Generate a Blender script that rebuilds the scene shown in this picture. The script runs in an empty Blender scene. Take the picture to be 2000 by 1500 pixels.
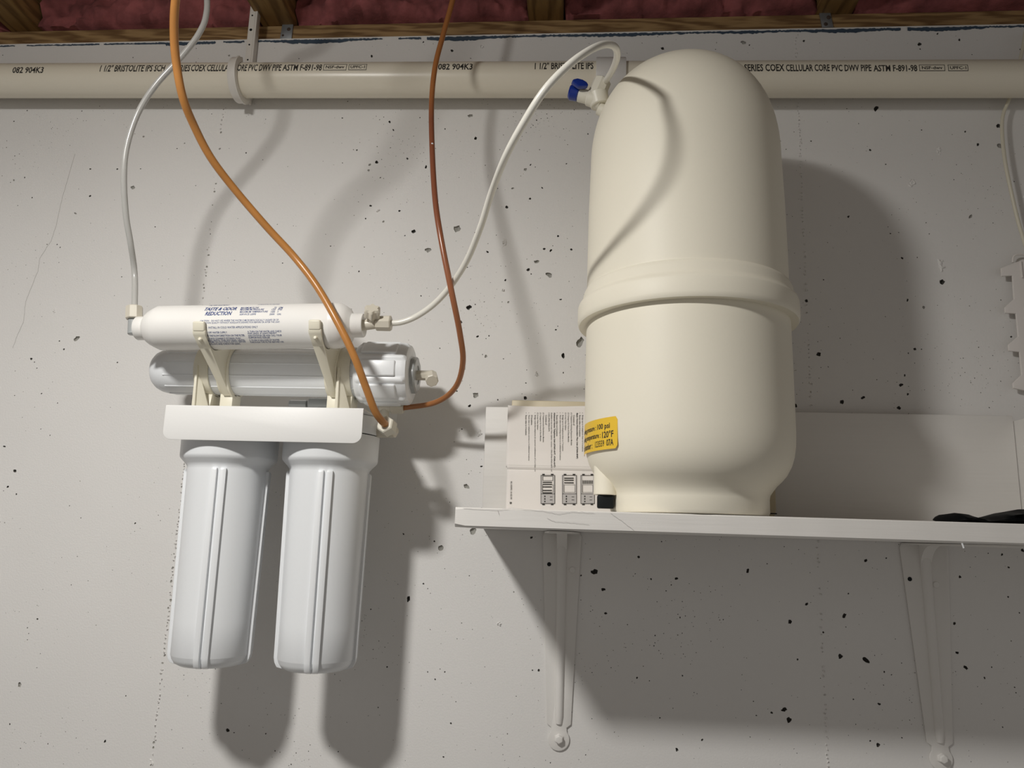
import bpy, bmesh, math, random
from mathutils import Vector, Matrix, noise
from mathutils.geometry import delaunay_2d_cdt
S = bpy.context.scene
COL = S.collection
V = Vector
R = math.radians
random.seed(7)

# ------------------------------------------------------------------ camera, world, light, exposure
YAW, PITCH, ROLL, FPX, CAMD = .0781, .19054, .02969, 1508.2, 1.01041
cy, sy, cp, sp = math.cos(YAW), math.sin(YAW), math.cos(PITCH), math.sin(PITCH)
FWD = V((-sy*cp, cy*cp, sp))
_r = V((cy, sy, 0)); _u = _r.cross(FWD)
RGT = math.cos(ROLL)*_r + math.sin(ROLL)*_u
UPV = -math.sin(ROLL)*_r + math.cos(ROLL)*_u
CAMP = V((0, -CAMD, 0))
cd = bpy.data.cameras.new('camera'); cam = bpy.data.objects.new('camera', cd); COL.objects.link(cam)
cd.sensor_fit = 'HORIZONTAL'; cd.sensor_width = 36; cd.lens = FPX/2000*36; cd.clip_start = .01
m3 = Matrix((RGT, UPV, -FWD)).transposed()
cam.matrix_world = Matrix.Translation(CAMP) @ m3.to_4x4()
S.camera = cam
S.view_settings.view_transform = 'Standard'; S.view_settings.look = 'None'
S.view_settings.gamma = 1; S.view_settings.exposure = 0
S.view_settings.use_curve_mapping = False
w = bpy.data.worlds.new('room_ambient'); S.world = w; w.use_nodes = True
w.node_tree.nodes['Background'].inputs[0].default_value = (1, .95, .9, 1)
w.node_tree.nodes['Background'].inputs[1].default_value = .225
ld = bpy.data.lights.new('ceiling_lamp', 'AREA'); ld.shape = 'DISK'; ld.size = .12; ld.energy = 13.2
ld.color = (1, .98, .94)
lo = bpy.data.objects.new('ceiling_lamp', ld); COL.objects.link(lo); lo.location = (-.53, -.954, .65)
ld2 = bpy.data.lights.new('ceiling_lamp_globe', 'POINT'); ld2.energy = 6.6; ld2.shadow_soft_size = .045; ld2.color = (1, .98, .94)
lo2 = bpy.data.objects.new('ceiling_lamp_globe', ld2); COL.objects.link(lo2); lo2.location = (-.53, -.954, .66)


def P(px, py, d):
    """world point seen at photo position (px, py) standing d metres in front of the wall"""
    v = FWD + RGT*((px-1000)/FPX) - UPV*((py-750)/FPX)
    return CAMP + v*((CAMD-d)/v.y)


# ------------------------------------------------------------------ materials
def mat(name, col, rough=.5, bump=0, bscale=200, var=0, vscale=8, trans=0, sss=0, metal=0, spec=.5, coat=0, stretch=None):
    m = bpy.data.materials.new(name); m.use_nodes = True
    nt = m.node_tree; n = nt.nodes; b = n['Principled BSDF']
    b.inputs['Base Color'].default_value = (*col, 1); b.inputs['Roughness'].default_value = rough
    b.inputs['Metallic'].default_value = metal; b.inputs['Specular IOR Level'].default_value = spec
    b.inputs['Coat Weight'].default_value = coat
    if trans: b.inputs['Transmission Weight'].default_value = trans
    if sss:
        b.inputs['Subsurface Weight'].default_value = sss; b.inputs['Subsurface Radius'].default_value = (.006, .005, .004)
        b.inputs['Subsurface Scale'].default_value = 1
    tc = n.new('ShaderNodeTexCoord'); src = tc.outputs['Object']
    if stretch:
        mp = n.new('ShaderNodeMapping'); mp.inputs['Scale'].default_value = stretch
        nt.links.new(src, mp.inputs[0]); src = mp.outputs[0]
    if var:
        t = n.new('ShaderNodeTexNoise'); t.inputs['Scale'].default_value = vscale; t.inputs['Detail'].default_value = 4
        nt.links.new(src, t.inputs['Vector'])
        r = n.new('ShaderNodeValToRGB')
        r.color_ramp.elements[0].position = .3; r.color_ramp.elements[1].position = .7
        r.color_ramp.elements[0].color = (*[c*(1-var) for c in col], 1); r.color_ramp.elements[1].color = (*[min(1, c*(1+var)) for c in col], 1)
        nt.links.new(t.outputs['Fac'], r.inputs[0]); nt.links.new(r.outputs[0], b.inputs['Base Color'])
    if bump:
        t2 = n.new('ShaderNodeTexNoise'); t2.inputs['Scale'].default_value = bscale; t2.inputs['Detail'].default_value = 3
        nt.links.new(src, t2.inputs['Vector'])
        bp = n.new('ShaderNodeBump'); bp.inputs['Strength'].default_value = bump; bp.inputs['Distance'].default_value = .001
        nt.links.new(t2.outputs['Fac'], bp.inputs['Height']); nt.links.new(bp.outputs[0], b.inputs['Normal'])
    return m


def wood_mat(name, dark, light, scale, stretch, rough=.75):
    m = bpy.data.materials.new(name); m.use_nodes = True
    nt = m.node_tree; n = nt.nodes; b = n['Principled BSDF']; b.inputs['Roughness'].default_value = rough
    tc = n.new('ShaderNodeTexCoord'); mp = n.new('ShaderNodeMapping'); mp.inputs['Scale'].default_value = stretch
    wv = n.new('ShaderNodeTexWave'); wv.wave_type = 'BANDS'; wv.bands_direction = 'DIAGONAL'
    wv.inputs['Scale'].default_value = scale; wv.inputs['Distortion'].default_value = 11; wv.inputs['Detail'].default_value = 3; wv.inputs['Detail Scale'].default_value = 1.5
    r = n.new('ShaderNodeValToRGB'); r.color_ramp.elements[0].color = (*dark, 1); r.color_ramp.elements[1].color = (*light, 1)
    nt.links.new(tc.outputs['Object'], mp.inputs[0]); nt.links.new(mp.outputs[0], wv.inputs['Vector'])
    nt.links.new(wv.outputs['Fac'], r.inputs[0]); nt.links.new(r.outputs[0], b.inputs['Base Color'])
    return m


M = dict(
    wall=mat('white_wall_paint', (.75, .735, .715), .62, .22, 420, .03, 3),
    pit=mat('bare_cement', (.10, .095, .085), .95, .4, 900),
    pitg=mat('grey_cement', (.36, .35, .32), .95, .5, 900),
    sill=wood_mat('sill_wood', (.16, .085, .03), (.36, .23, .10), 14, (.35, 1, 3)),
    joist=wood_mat('joist_wood', (.17, .095, .03), (.33, .20, .07), 10, (3, .4, 3)),
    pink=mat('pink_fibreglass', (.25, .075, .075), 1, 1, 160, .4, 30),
    paper_face=mat('dark_subfloor', (.30, .22, .13), .9, 0, 10, .2, 6),
    blue=mat('blue_sealer', (.035, .06, .095), .7, .4, 300),
    pipe=mat('cream_pvc', (.82, .765, .64), .3, .03, 60, .02, 10, stretch=(.2, 1, 1)),
    coupling=mat('grey_white_pvc', (.70, .68, .655), .4),
    ink=mat('black_ink', (.03, .028, .025), .6),
    blueink=mat('blue_ink', (.025, .06, .22), .5),
    hanger=mat('white_hanger_plastic', (.72, .69, .64), .45),
    zinc=mat('galvanised_steel', (.32, .34, .36), .45, .1, 80, .15, 60, metal=.7),
    rust=mat('rusty_nail', (.06, .04, .03), .8),
    tank=mat('cream_tank_plastic', (.86, .815, .69), .5, .02, 30, .015, 6, spec=.35),
    yellow=mat('yellow_label', (.86, .56, .045), .4),
    black=mat('black_rubber_and_gaps', (.010, .012, .013), .5, spec=.15),
    valve=mat('valve_nylon', (.74, .71, .61), .4, sss=0),
    bluep=mat('blue_handle_plastic', (.008, .03, .24), .25, coat=.3),
    white=mat('white_plastic', (.82, .84, .86), .33),
    warmw=mat('warm_white_plastic', (.88, .865, .835), .33),
    powder=mat('white_powder_coat', (.80, .795, .78), .45, .05, 300),
    clip=mat('ivory_clip_plastic', (.78, .74, .61), .4),
    nylon=mat('translucent_nylon', (.76, .71, .60), .35, trans=.15),
    grey=mat('grey_translucent_nylon', (.50, .52, .52), .25, trans=.25),
    ttube=mat('milky_tube', (.66, .655, .63), .22, trans=.35),
    wtube=mat('white_tube_plastic', (.83, .81, .74), .3),
    otube=mat('orange_tube_plastic', (.49, .215, .058), .3, 0, 1, .08, 30),
    btube=mat('brown_tube_plastic', (.34, .10, .04), .22, 0, 1, .12, 14),
    shelf=mat('white_brushed_paint', (.77, .75, .72), .5, .35, 60, .02, 10, stretch=(.12, 1, 2.2)),
    bracket=mat('white_painted_steel', (.76, .74, .71), .5, .12, 150),
    paper=mat('white_paper', (.84, .80, .765), .85, .12, 40, .02, 12),
    pgrey=mat('grey_print', (.50, .48, .47), .8),
    beige=mat('beige_plastic', (.58, .50, .34), .45),
    bag=mat('black_plastic_film', (.004, .0045, .005), .5, .3, 60, spec=.06),
    comb=mat('white_comb_plastic', (.76, .72, .69), .5),
    cable=mat('cream_cable', (.70, .66, .54), .4),
    floor=mat('concrete_floor', (.35, .34, .32), .9, .2, 40, .1, 3),
)

def stained_tube(name, low, high, z0, z1):
    m = mat(name, low, .28); nt = m.node_tree; n = nt.nodes; b_ = n['Principled BSDF']
    tc = n.new('ShaderNodeTexCoord'); sx_ = n.new('ShaderNodeSeparateXYZ'); mr = n.new('ShaderNodeMapRange'); r = n.new('ShaderNodeValToRGB')
    mr.inputs['From Min'].default_value = z0; mr.inputs['From Max'].default_value = z1
    e = r.color_ramp.elements; e[0].color = (*high, 1); e[1].color = (*high, 1); e[0].position = 0; e[1].position = 1
    for p_, c_ in ((.22, (.33, .12, .055)), (.40, low), (.62, low), (.70, (.33, .125, .04))):
        q_ = r.color_ramp.elements.new(p_); q_.color = (*c_, 1)
    nt.links.new(tc.outputs['Object'], sx_.inputs[0]); nt.links.new(sx_.outputs['Z'], mr.inputs[0]); nt.links.new(mr.outputs[0], r.inputs[0]); nt.links.new(r.outputs[0], b_.inputs['Base Color'])
    return m
M['btube'] = stained_tube('brown_tube_plastic', (.215, .072, .037), (.36, .145, .045), .13, .72)


# ------------------------------------------------------------------ mesh builder
class B:
    def __init__(s): s.v = []; s.f = []
    def add(s, vs, fs):
        o = len(s.v); s.v += [V(p) for p in vs]; s.f += [[i+o for i in f] for f in fs]; return s
    def obox(s, c, ax, ay, az):
        c = V(c); ax, ay, az = V(ax), V(ay), V(az)
        vs = [c+ax*i+ay*j+az*k for i in (-1, 1) for j in (-1, 1) for k in (-1, 1)]
        fs = [(0, 1, 3, 2), (4, 6, 7, 5), (0, 4, 5, 1), (2, 3, 7, 6), (0, 2, 6, 4), (1, 5, 7, 3)]
        if ax.cross(ay).dot(az) < 0: fs = [f[::-1] for f in fs]
        return s.add(vs, fs)
    def box(s, a, b):
        a, b = V(a), V(b); h = (b-a)/2
        return s.obox((a+b)/2, (h.x, 0, 0), (0, h.y, 0), (0, 0, h.z))
    def lathe(s, prof, o, axis, n=48, closed=False, rmod=None):
        """prof: list of (r, h) along axis from o"""
        o = V(o); a = V(axis).normalized()
        t = V((0, 0, 1)) if abs(a.z) < .9 else V((0, -1, 0))
        e1 = (t - a*t.dot(a)).normalized(); e2 = a.cross(e1)
        rings = []; vs = []; fs = []
        for r, h in prof:
            if r < 1e-6: rings.append([len(vs)]); vs.append(o+a*h); continue
            ring = []
            for i in range(n):
                th = 2*math.pi*i/n; rr = r + (rmod(th, r, h) if rmod else 0)
                ring.append(len(vs)); vs.append(o+a*h+(e1*math.cos(th)+e2*math.sin(th))*rr)
            rings.append(ring)
        for q, w_ in zip(rings, rings[1:]):
            if len(q) == 1 and len(w_) == 1: continue
            for i in range(n):
                j = (i+1) % n
                if len(q) == 1: fs.append((q[0], w_[j], w_[i]))
                elif len(w_) == 1: fs.append((q[i], q[j], w_[0]))
                else: fs.append((q[i], q[j], w_[j], w_[i]))
        if not closed:
            if len(rings[0]) > 1: fs.append(rings[0][::-1])
            if len(rings[-1]) > 1: fs.append(rings[-1])
        return s.add(vs, fs)
    def cyl(s, p0, p1, r0, r1=None, n=32, c=0):
        p0, p1 = V(p0), V(p1); L = (p1-p0).length; r1 = r0 if r1 is None else r1
        pr = [(r0-c, 0), (r0, c), (r1, L-c), (r1-c, L)] if c else [(r0, 0), (r1, L)]
        return s.lathe(pr, p0, p1-p0, n)
    def tube(s, pts, r, n=12):
        k = len(pts); tang = [(pts[min(i+1, k-1)]-pts[max(i-1, 0)]).normalized() for i in range(k)]
        e = tang[0].orthogonal().normalized(); vs = []; fs = []
        for i in range(k):
            e = (e-tang[i]*e.dot(tang[i])).normalized(); g = tang[i].cross(e)
            for j in range(n):
                th = 2*math.pi*j/n; rr = r(i/(k-1)) if callable(r) else r
                vs.append(pts[i]+(e*math.cos(th)+g*math.sin(th))*rr)
        for i in range(k-1):
            for j in range(n):
                q = (j+1) % n; fs.append((i*n+j, i*n+q, (i+1)*n+q, (i+1)*n+j))
        fs.append(list(range(n))[::-1]); fs.append([(k-1)*n+j for j in range(n)])
        return s.add(vs, fs)
    def prism(s, poly, ext):
        """poly: planar list of points, ext: extrusion vector"""
        poly = [V(p) for p in poly]; ext = V(ext); n = len(poly)
        nn = V((0, 0, 0))
        for i in range(n): nn += poly[i].cross(poly[(i+1) % n])
        if nn.dot(ext) > 0: poly = poly[::-1]
        vs = poly+[p+ext for p in poly]
        fs = [list(range(n)), [n+i for i in range(n)][::-1]]+[(i, n+i, n+(i+1) % n, (i+1) % n) for i in range(n)]
        return s.add(vs, fs)
    def arc_band(s, o, axis_dir, r0, r1, w, a0, a1, n=40):
        """band of rectangular section bent round an x axis line; angle 0 = towards the room (-y), 90 = up"""
        o = V(o); vs = []; fs = []
        for i in range(n+1):
            a = R(a0+(a1-a0)*i/n); d = V((0, -math.cos(a), math.sin(a)))
            for r_, x in ((r0, -w/2), (r1, -w/2), (r1, w/2), (r0, w/2)): vs.append(o+d*r_+V((x, 0, 0)))
        for i in range(n):
            for j in range(4):
                q = (j+1) % 4; fs.append((i*4+j, i*4+q, i*4+4+q, i*4+4+j))
        fs.append((3, 2, 1, 0)); k = n*4; fs.append((k, k+1, k+2, k+3))
        return s.add(vs, fs)
    def build(s, name, m, parent=None, bev=0, smooth=38, seg=2):
        off = parent_loc(parent)
        me = bpy.data.meshes.new(name); me.from_pydata([p-off for p in s.v], [], s.f)
        bm = bmesh.new(); bm.from_mesh(me)
        bmesh.ops.recalc_face_normals(bm, faces=bm.faces)
        if bev:
            es = [e for e in bm.edges if len(e.link_faces) == 2 and e.calc_face_angle(0) > R(35)]
            bmesh.ops.bevel(bm, geom=es, offset=bev, segments=seg, affect='EDGES', profile=.5, clamp_overlap=True)
        bm.to_mesh(me); bm.free()
        if smooth: me.shade_smooth(); me.set_sharp_from_angle(angle=R(smooth))
        me.materials.append(M[m] if isinstance(m, str) else m)
        o = bpy.data.objects.new(name, me); COL.objects.link(o)
        if parent: o.parent = parent
        return o


def parent_loc(p):
    loc = V((0, 0, 0))
    while p: loc += p.location; p = p.parent
    return loc


def tag(o, label, cat, group=None):
    o['label'] = label; o['category'] = cat
    if group: o['group'] = group
    return o


def thing(name, label, cat, loc, group=None):
    o = bpy.data.objects.new(name, None); COL.objects.link(o); o.location = loc; o.empty_display_size = .03
    return tag(o, label, cat, group)


def struct(o): o['kind'] = 'structure'; return o


def spline(ctrl, per=10):
    c = [ctrl[0]*2-ctrl[1]]+ctrl+[ctrl[-1]*2-ctrl[-2]]; out = []
    for i in range(1, len(c)-2):
        a, b, d, e = c[i-1], c[i], c[i+1], c[i+2]
        for k in range(per):
            t = k/per
            out.append(.5*((2*b)+(d-a)*t+(2*a-5*b+4*d-e)*t*t+(3*b-a-3*d+e)*t**3))
    out.append(ctrl[-1]); return out


# ------------------------------------------------------------------ lettering
_tc = {}
def text_shape(txt, bold=0, shear=0, cuts=0):
    key = (txt, bold, shear, cuts)
    if key in _tc: return _tc[key]
    cu = bpy.data.curves.new('t', 'FONT'); cu.body = txt; cu.offset = bold; cu.shear = shear; cu.resolution_u = 2
    ob = bpy.data.objects.new('t', cu); COL.objects.link(ob)
    bpy.context.view_layer.update()
    me = bpy.data.meshes.new_from_object(ob.evaluated_get(bpy.context.evaluated_depsgraph_get()))
    bpy.data.objects.remove(ob); bpy.data.curves.remove(cu)
    bm = bmesh.new(); bm.from_mesh(me); bpy.data.meshes.remove(me)
    xs = [v.co.x for v in bm.verts]; ys = [v.co.y for v in bm.verts]
    y0, y1 = min(ys), max(ys)
    for k in range(1, cuts+1):
        bmesh.ops.bisect_plane(bm, geom=bm.verts[:]+bm.edges[:]+bm.faces[:], plane_co=(0, y0+(y1-y0)*k/(cuts+1), 0), plane_no=(0, 1, 0))
    bm.verts.index_update()
    x0, x1 = min(xs), max(xs)
    vs = [((v.co.x-x0)/(x1-x0), (v.co.y-y0)/(y1-y0)) for v in bm.verts]
    fs = [[v.index for v in f.verts] for f in bm.faces]
    bm.free(); _tc[key] = (vs, fs); return vs, fs


def put_text(b, txt, u0, u1, v0, v1, fn, bold=0, shear=0, cuts=0):
    """stretch the words into the box u0..u1, v0..v1 of a surface and lay them on it with fn(u, v)"""
    vs, fs = text_shape(txt, bold, shear, cuts)
    b.add([fn(u0+(u1-u0)*x, v0+(v1-v0)*y) for x, y in vs], fs)


def put_rect(b, u0, u1, v0, v1, fn, n=1):
    vs = []; fs = []
    for i in range(n+1):
        for u in (u0, u1): vs.append(fn(u, v0+(v1-v0)*i/n))
    for i in range(n): fs.append((2*i, 2*i+1, 2*i+3, 2*i+2))
    b.add(vs, fs)


def put_frame(b, u0, u1, v0, v1, t, fn, tv=None):
    tv = t if tv is None else tv
    put_rect(b, u0, u1, v0, v0+tv, fn); put_rect(b, u0, u1, v1-tv, v1, fn)
    put_rect(b, u0, u0+t, v0, v1, fn, 3); put_rect(b, u1-t, u1, v0, v1, fn, 3)


def build_print(b, name, m, parent): return b.build(name, m, parent, smooth=0)


# ------------------------------------------------------------------ the wall with its bug holes
WT = .718      # top of the concrete
X0, X1, Z0 = -1.75, 1.75, -1.42
# (px, py, radius px, kind)  kind: d dark hole, g grey shallow hole, r rough lump
PITS = [(761,238,4.5,'d'),(768.5,254,3,'d'),(735.6,317,5,'d'),(722,322,3.5,'g'),(720,333,3,'g'),(796,310,3,'d'),(832,326,4,'d'),(743,347,2.5,'d'),(724,402,3,'d'),(780,412,3.5,'d'),
(738,412,6,'r'),(808,452,5,'d'),(836,488,7,'g'),(893,446,9,'g'),(820,230,2.2,'d'),(480.5,298.5,2.2,'d'),(749,433,3,'g'),(714,427,2.2,'d'),(697,293,2.2,'d'),(791,460,2.2,'d'),(701,530,2.2,'d'),(490,417,2.4,'d'),
(918,226,6,'g'),(929,270,5,'d'),(1026,331,4,'g'),(1001,368,4,'g'),(1059,367,3,'d'),(1035,388,3,'d'),(990,405,4,'d'),(1090,461,3,'d'),(1076,489,4,'d'),(1063,486,3,'d'),(1116,487,3,'d'),(952,492,4,'d'),(917,498,3,'d'),
(1048,511,7,'g'),(1031.5,527,4,'d'),(1073,537,9,'g'),(987,547,3,'d'),(1106,320,2.3,'d'),(1048,235,2.3,'d'),(985,475,13,'r'),
(916,600,6,'d'),(933,657,3.5,'d'),(949,696,4,'g'),(1100,695,6,'d'),(1048,730,8,'r'),(1049,722,4,'d'),(929,772,7,'g'),(1095,585,3,'d'),(1086,644,2.6,'d'),(1026,777,4,'d'),(912,950,7,'g'),(940,911,3,'d'),(902,838,2.2,'d'),
(1133,668,11,'g'),(937,847,8,'r'),(917,793,4,'d'),(1100,728,2.6,'d'),(900,629,3.5,'d'),(907,718,5,'r'),(972,781,2.2,'d'),(1027,748,2.2,'d'),(822,578,2.2,'d'),(983,567,5,'r'),(993,590,3,'g'),
(259.6,366,5.5,'g'),(147,417,4,'g'),(176,383,3,'d'),(176.5,330,2.5,'d'),(280.6,267,2.8,'g'),(303,443,2.6,'d'),(63,386,2,'d'),(27,237,2,'d'),(160,217,2,'d'),(53,216,2.6,'d'),(27,352,3,'g'),(411,457,2,'d'),
(150,661,8,'g'),(61,701,3.2,'d'),(125,682,2.6,'d'),(116,666,2,'d'),(72,719,2,'d'),(9,872,3.5,'d'),(29,920,4.5,'d'),(15,951,3,'d'),(106,608,8,'r'),(32,965,2.2,'d'),
(38,1337,6,'g'),(205,1448,3.2,'d'),(19,1414,2.2,'d'),(264,1022,2.2,'d'),(73,1209,2.2,'d'),(246,1359,2.2,'d'),(296,1490,8,'r'),
(861,1070,6,'g'),(923,1037,8,'g'),(798,1170,6,'d'),(848,1057,2.6,'d'),(788,1043,3,'d'),(827,1140,2.2,'d'),(1038,1050,3.2,'d'),(850,1327,2.2,'d'),(975,1218,5,'r'),(445,1426,4.5,'d'),(457,1431,2,'d'),
(1161,1117,7,'d'),(1179,1151,5,'d'),(1321,1130,4,'d'),(1460.5,1115,4.5,'d'),(1690.5,1095,4,'d'),(1183,1198,3,'d'),(1543,1214,5,'d'),(1575.5,1180,4,'d'),(1649,1202,5,'d'),(1641,1282,5,'d'),(1692,1290,8,'d'),
(1531.5,1386,6,'d'),(1541,1406,6,'d'),(1507,1392,2.6,'d'),(1322,1464,4,'d'),(1301,1154,2.2,'d'),(1557.5,1288,2.6,'d'),(1715,1455,4,'d'),(1717,1375,3,'d'),(1247,1088,3,'d'),(1371.5,1445,2.6,'d'),(1244,1324,2.2,'d'),(1699.5,1447,2.5,'d'),(1608,1235,2.2,'d'),(1731,1090,2.2,'d'),(1657,1159,2.2,'d'),
(1711,212,8,'d'),(1950,246,5,'d'),(1953,285,7,'g'),(1910,282,4,'d'),(1885,257,2.6,'d'),(1834,293,11,'r'),(1781,358,13,'r'),(1780,377,6,'d'),(1839,518,18,'r'),(1840,551,7,'d'),(1895,423,5.5,'g'),(1699.6,293,3,'d'),(1730,321,2.2,'d'),(1800,254,2.2,'d'),(1657,423,3,'d'),(1762,504,3,'d'),(1584,276,2.2,'d'),(1739,456,2.2,'d'),
(1553,792,6,'d'),(1644,785,5,'d'),(1685,777,5,'d'),(1756,797,4.5,'d'),(1760,752,5,'d'),(1599,692,5.5,'d'),(1575,588,4,'d'),(1772.5,586,3.5,'d'),(1804,600,4,'g'),(1787,682,3,'d'),(1774,690,2.3,'d'),(1773,770,3,'d'),(1767,733,3,'d'),(1975,658,2.6,'d'),
(1294,95,5,'d'),(1452,83,6,'g'),(1464,88,2.3,'d'),(1796,86,6,'d'),(1797,96,2.6,'d'),(1570,80,3,'d'),(1831,66,3,'d'),(1874,78,4,'d'),(726,110,4,'d'),(883,99,4,'d'),(827,82,3,'d'),(941,92,6,'r'),(919,114,2.2,'d'),
(1848,1113,6,'g'),(1875,1127,3,'d'),(1869,1275,4,'d'),(1886,1304,5,'d'),(1864,1218,3,'d'),(1957,1083,3,'d'),(1997,1075,4,'d'),(1970,1108,2.3,'d'),(1969,1166,2.2,'d'),(1923,1324,2.2,'d')]


def make_wall():
    cv = []; ce = []; info = []       # info: (y, material or None)
    def ring(pts, y, mt):
        o = len(cv)
        for p in pts: cv.append(V(p)); info.append((y, mt))
        n = len(pts)
        for i in range(n): ce.append((o+i, o+(i+1) % n))
    ring([(X0, Z0), (X1, Z0), (X1, WT), (X0, WT)], 0, None)
    taken = {}
    def free(x, z, r):
        k = (int(x//.02), int(z//.02))
        for i in (-1, 0, 1):
            for j in (-1, 0, 1):
                for (a, b, c) in taken.get((k[0]+i, k[1]+j), ()):
                    if (a-x)**2+(b-z)**2 < (1.25*(c+r)+.0004)**2: return False
        return X0+.02 < x < X1-.02 and Z0+.02 < z < WT-.004-1.3*r
    def take(x, z, r): taken.setdefault((int(x//.02), int(z//.02)), []).append((x, z, r))
    def pit(x, z, r, kind, n):
        ph = random.random()*6.28; el = random.uniform(.55, 1.0); ang = random.random()*3.14
        if kind == 'r' and r > .004: el = .55; ang = 1.57+random.uniform(-.3, .3)
        rad = [random.uniform(.68, 1.22) if kind != 'r' else random.uniform(.5, 1.35) for _ in range(n)]
        def pt(k, s):
            a = ph+6.283*k/n; u_, v_ = math.cos(a)*r*rad[k]*s, math.sin(a)*r*rad[k]*s*el
            return (x+u_*math.cos(ang)-v_*math.sin(ang), z+u_*math.sin(ang)+v_*math.cos(ang))
        ring([pt(k, 1) for k in range(n)], 0, None)
        if kind == 'r':
            for s in (.75, .45):
                for k in range(n):
                    p = pt(k, s*random.uniform(.9, 1.1)); cv.append(V(p)); info.append((random.uniform(-.0022, .0006), 0))
            return
        mt = 1 if kind == 'd' else 2
        dep = r*(1.5 if kind == 'd' else .75)
        if n > 7:
            for k in range(n): cv.append(V(pt(k, .8))); info.append((dep*.7, mt))
        cv.append(V((x, z))); info.append((dep, mt))
    for (a, b, r, k) in PITS:
        p = P(a, b, 0); rr = r/1508*.9
        if free(p.x, p.z, rr*.4): pit(p.x, p.z, rr, k, 11 if r > 2.7 else 7); take(p.x, p.z, rr*1.25)
    # form seams: small torn bumps in a line
    sx = -.5193
    z = WT-.02
    while z > -.42:
        pz = z; dens = .35 if z > .3 else (.9 if z < .22 else .6)
        if random.random() < dens:
            r = random.uniform(.0011, .0021); x = sx+random.uniform(-.0012, .0012)
            if free(x, pz, r*.7): pit(x, pz, r, 'r' if random.random() < .75 else 'g', 7); take(x, pz, r)
        z -= random.uniform(.0028, .0052)
    z = WT-.015
    while z > -.42:
        r = random.uniform(.001, .0026); x = .3097+random.uniform(-.001, .001)
        if (z > .45 or z < -.2 or random.random() < .5) and free(x, z, r*.7): pit(x, z, r, 'r', 7); take(x, z, r)
        z -= random.uniform(.003, .006)
    # pin holes everywhere, thicker to the right of the filter
    cl = [(random.uniform(-.9, .75), random.uniform(-.45, .7)) for _ in range(46)]
    n = 0
    while n < 6800:
        if random.random() < .45:
            c = random.choice(cl); x = random.gauss(c[0], .035); z = random.gauss(c[1], .03)
        else: x = random.uniform(-1.0, .9); z = random.uniform(-.6, .71)
        if x < -.35 and random.random() < .62: n += 1; continue
        r = min(.0017, .00037+random.expovariate(1/.00020)); n += 1
        if free(x, z, r): pit(x, z, r, 'd' if random.random() < .8 else 'g', 6); take(x, z, r)
    ov, oe, of, vo, eo, fo = delaunay_2d_cdt(cv, ce, [], 0, 1e-6)
    inf = [info[o[0]] if o else (0, None) for o in vo]
    me = bpy.data.meshes.new('wall_back')
    k = len(ov)
    vs = [(p.x, i[0], p.y) for p, i in zip(ov, inf)]
    fs = [list(f) for f in of]
    me.from_pydata(vs, [], fs)
    for m_ in ('wall', 'pit', 'pitg'): me.materials.append(M[m_])
    for pl in me.polygons:
        t = max([inf[i][1] or 0 for i in pl.vertices]); pl.material_index = t
    bm = bmesh.new(); bm.from_mesh(me)
    # make every face look into the room, then add the body of the wall behind it
    for f in bm.faces:
        if f.normal.y > 0: f.normal_flip()
    a = [bm.verts.new(p) for p in ((X0, .2, Z0), (X1, .2, Z0), (X1, .2, WT), (X0, .2, WT), (X0, 0, Z0), (X1, 0, Z0), (X1, 0, WT), (X0, 0, WT))]
    for q in ((0, 1, 2, 3), (3, 2, 6, 7), (0, 4, 5, 1), (0, 3, 7, 4), (1, 5, 6, 2)): bm.faces.new([a[i] for i in q])
    bm.to_mesh(me); bm.free()
    o = bpy.data.objects.new('wall_back', me); COL.objects.link(o); struct(o)
    return o


make_wall()
struct(B().box((X0, -2.6, Z0-.1), (X1, .2, Z0)).build('floor', 'floor'))
# sill plate, set back from the wall face
struct(B().box((X0, .022, WT), (X1, .16, WT+.038)).build('trim_1', 'sill', bev=.0015))
ZJ = WT+.038
# torn blue sealer band along the top edge of the concrete
b = B(); x = X0; top = []; low = []
segs = [[]]
while x < X1:
    nz = noise.noise(V((x*9, 3, 0))); fz = noise.noise(V((x*70, 9, 0)))
    hgt = .0007+.0058*max(0, nz+.22)+.0022*max(0, fz)+random.uniform(0, .0016)
    if x < -.62: hgt *= .45
    if noise.noise(V((x*38, 5, 0)))+.8*nz < -.5:
        if segs[-1]: segs.append([])
    else: segs[-1].append((x, WT-.0024-random.uniform(0, .0014), WT-.0036-hgt))
    x += random.uniform(.0012, .0035)
for sg in segs:
    n = len(sg)
    if n < 2: continue
    b.add([(p[0], -.0012, p[1]) for p in sg]+[(p[0], -.0006, p[2]) for p in sg], [(i_, i_+1, n+i_+1, n+i_) for i_ in range(n-1)])
o = struct(b.build('trim_2', 'blue', smooth=0))

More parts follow.
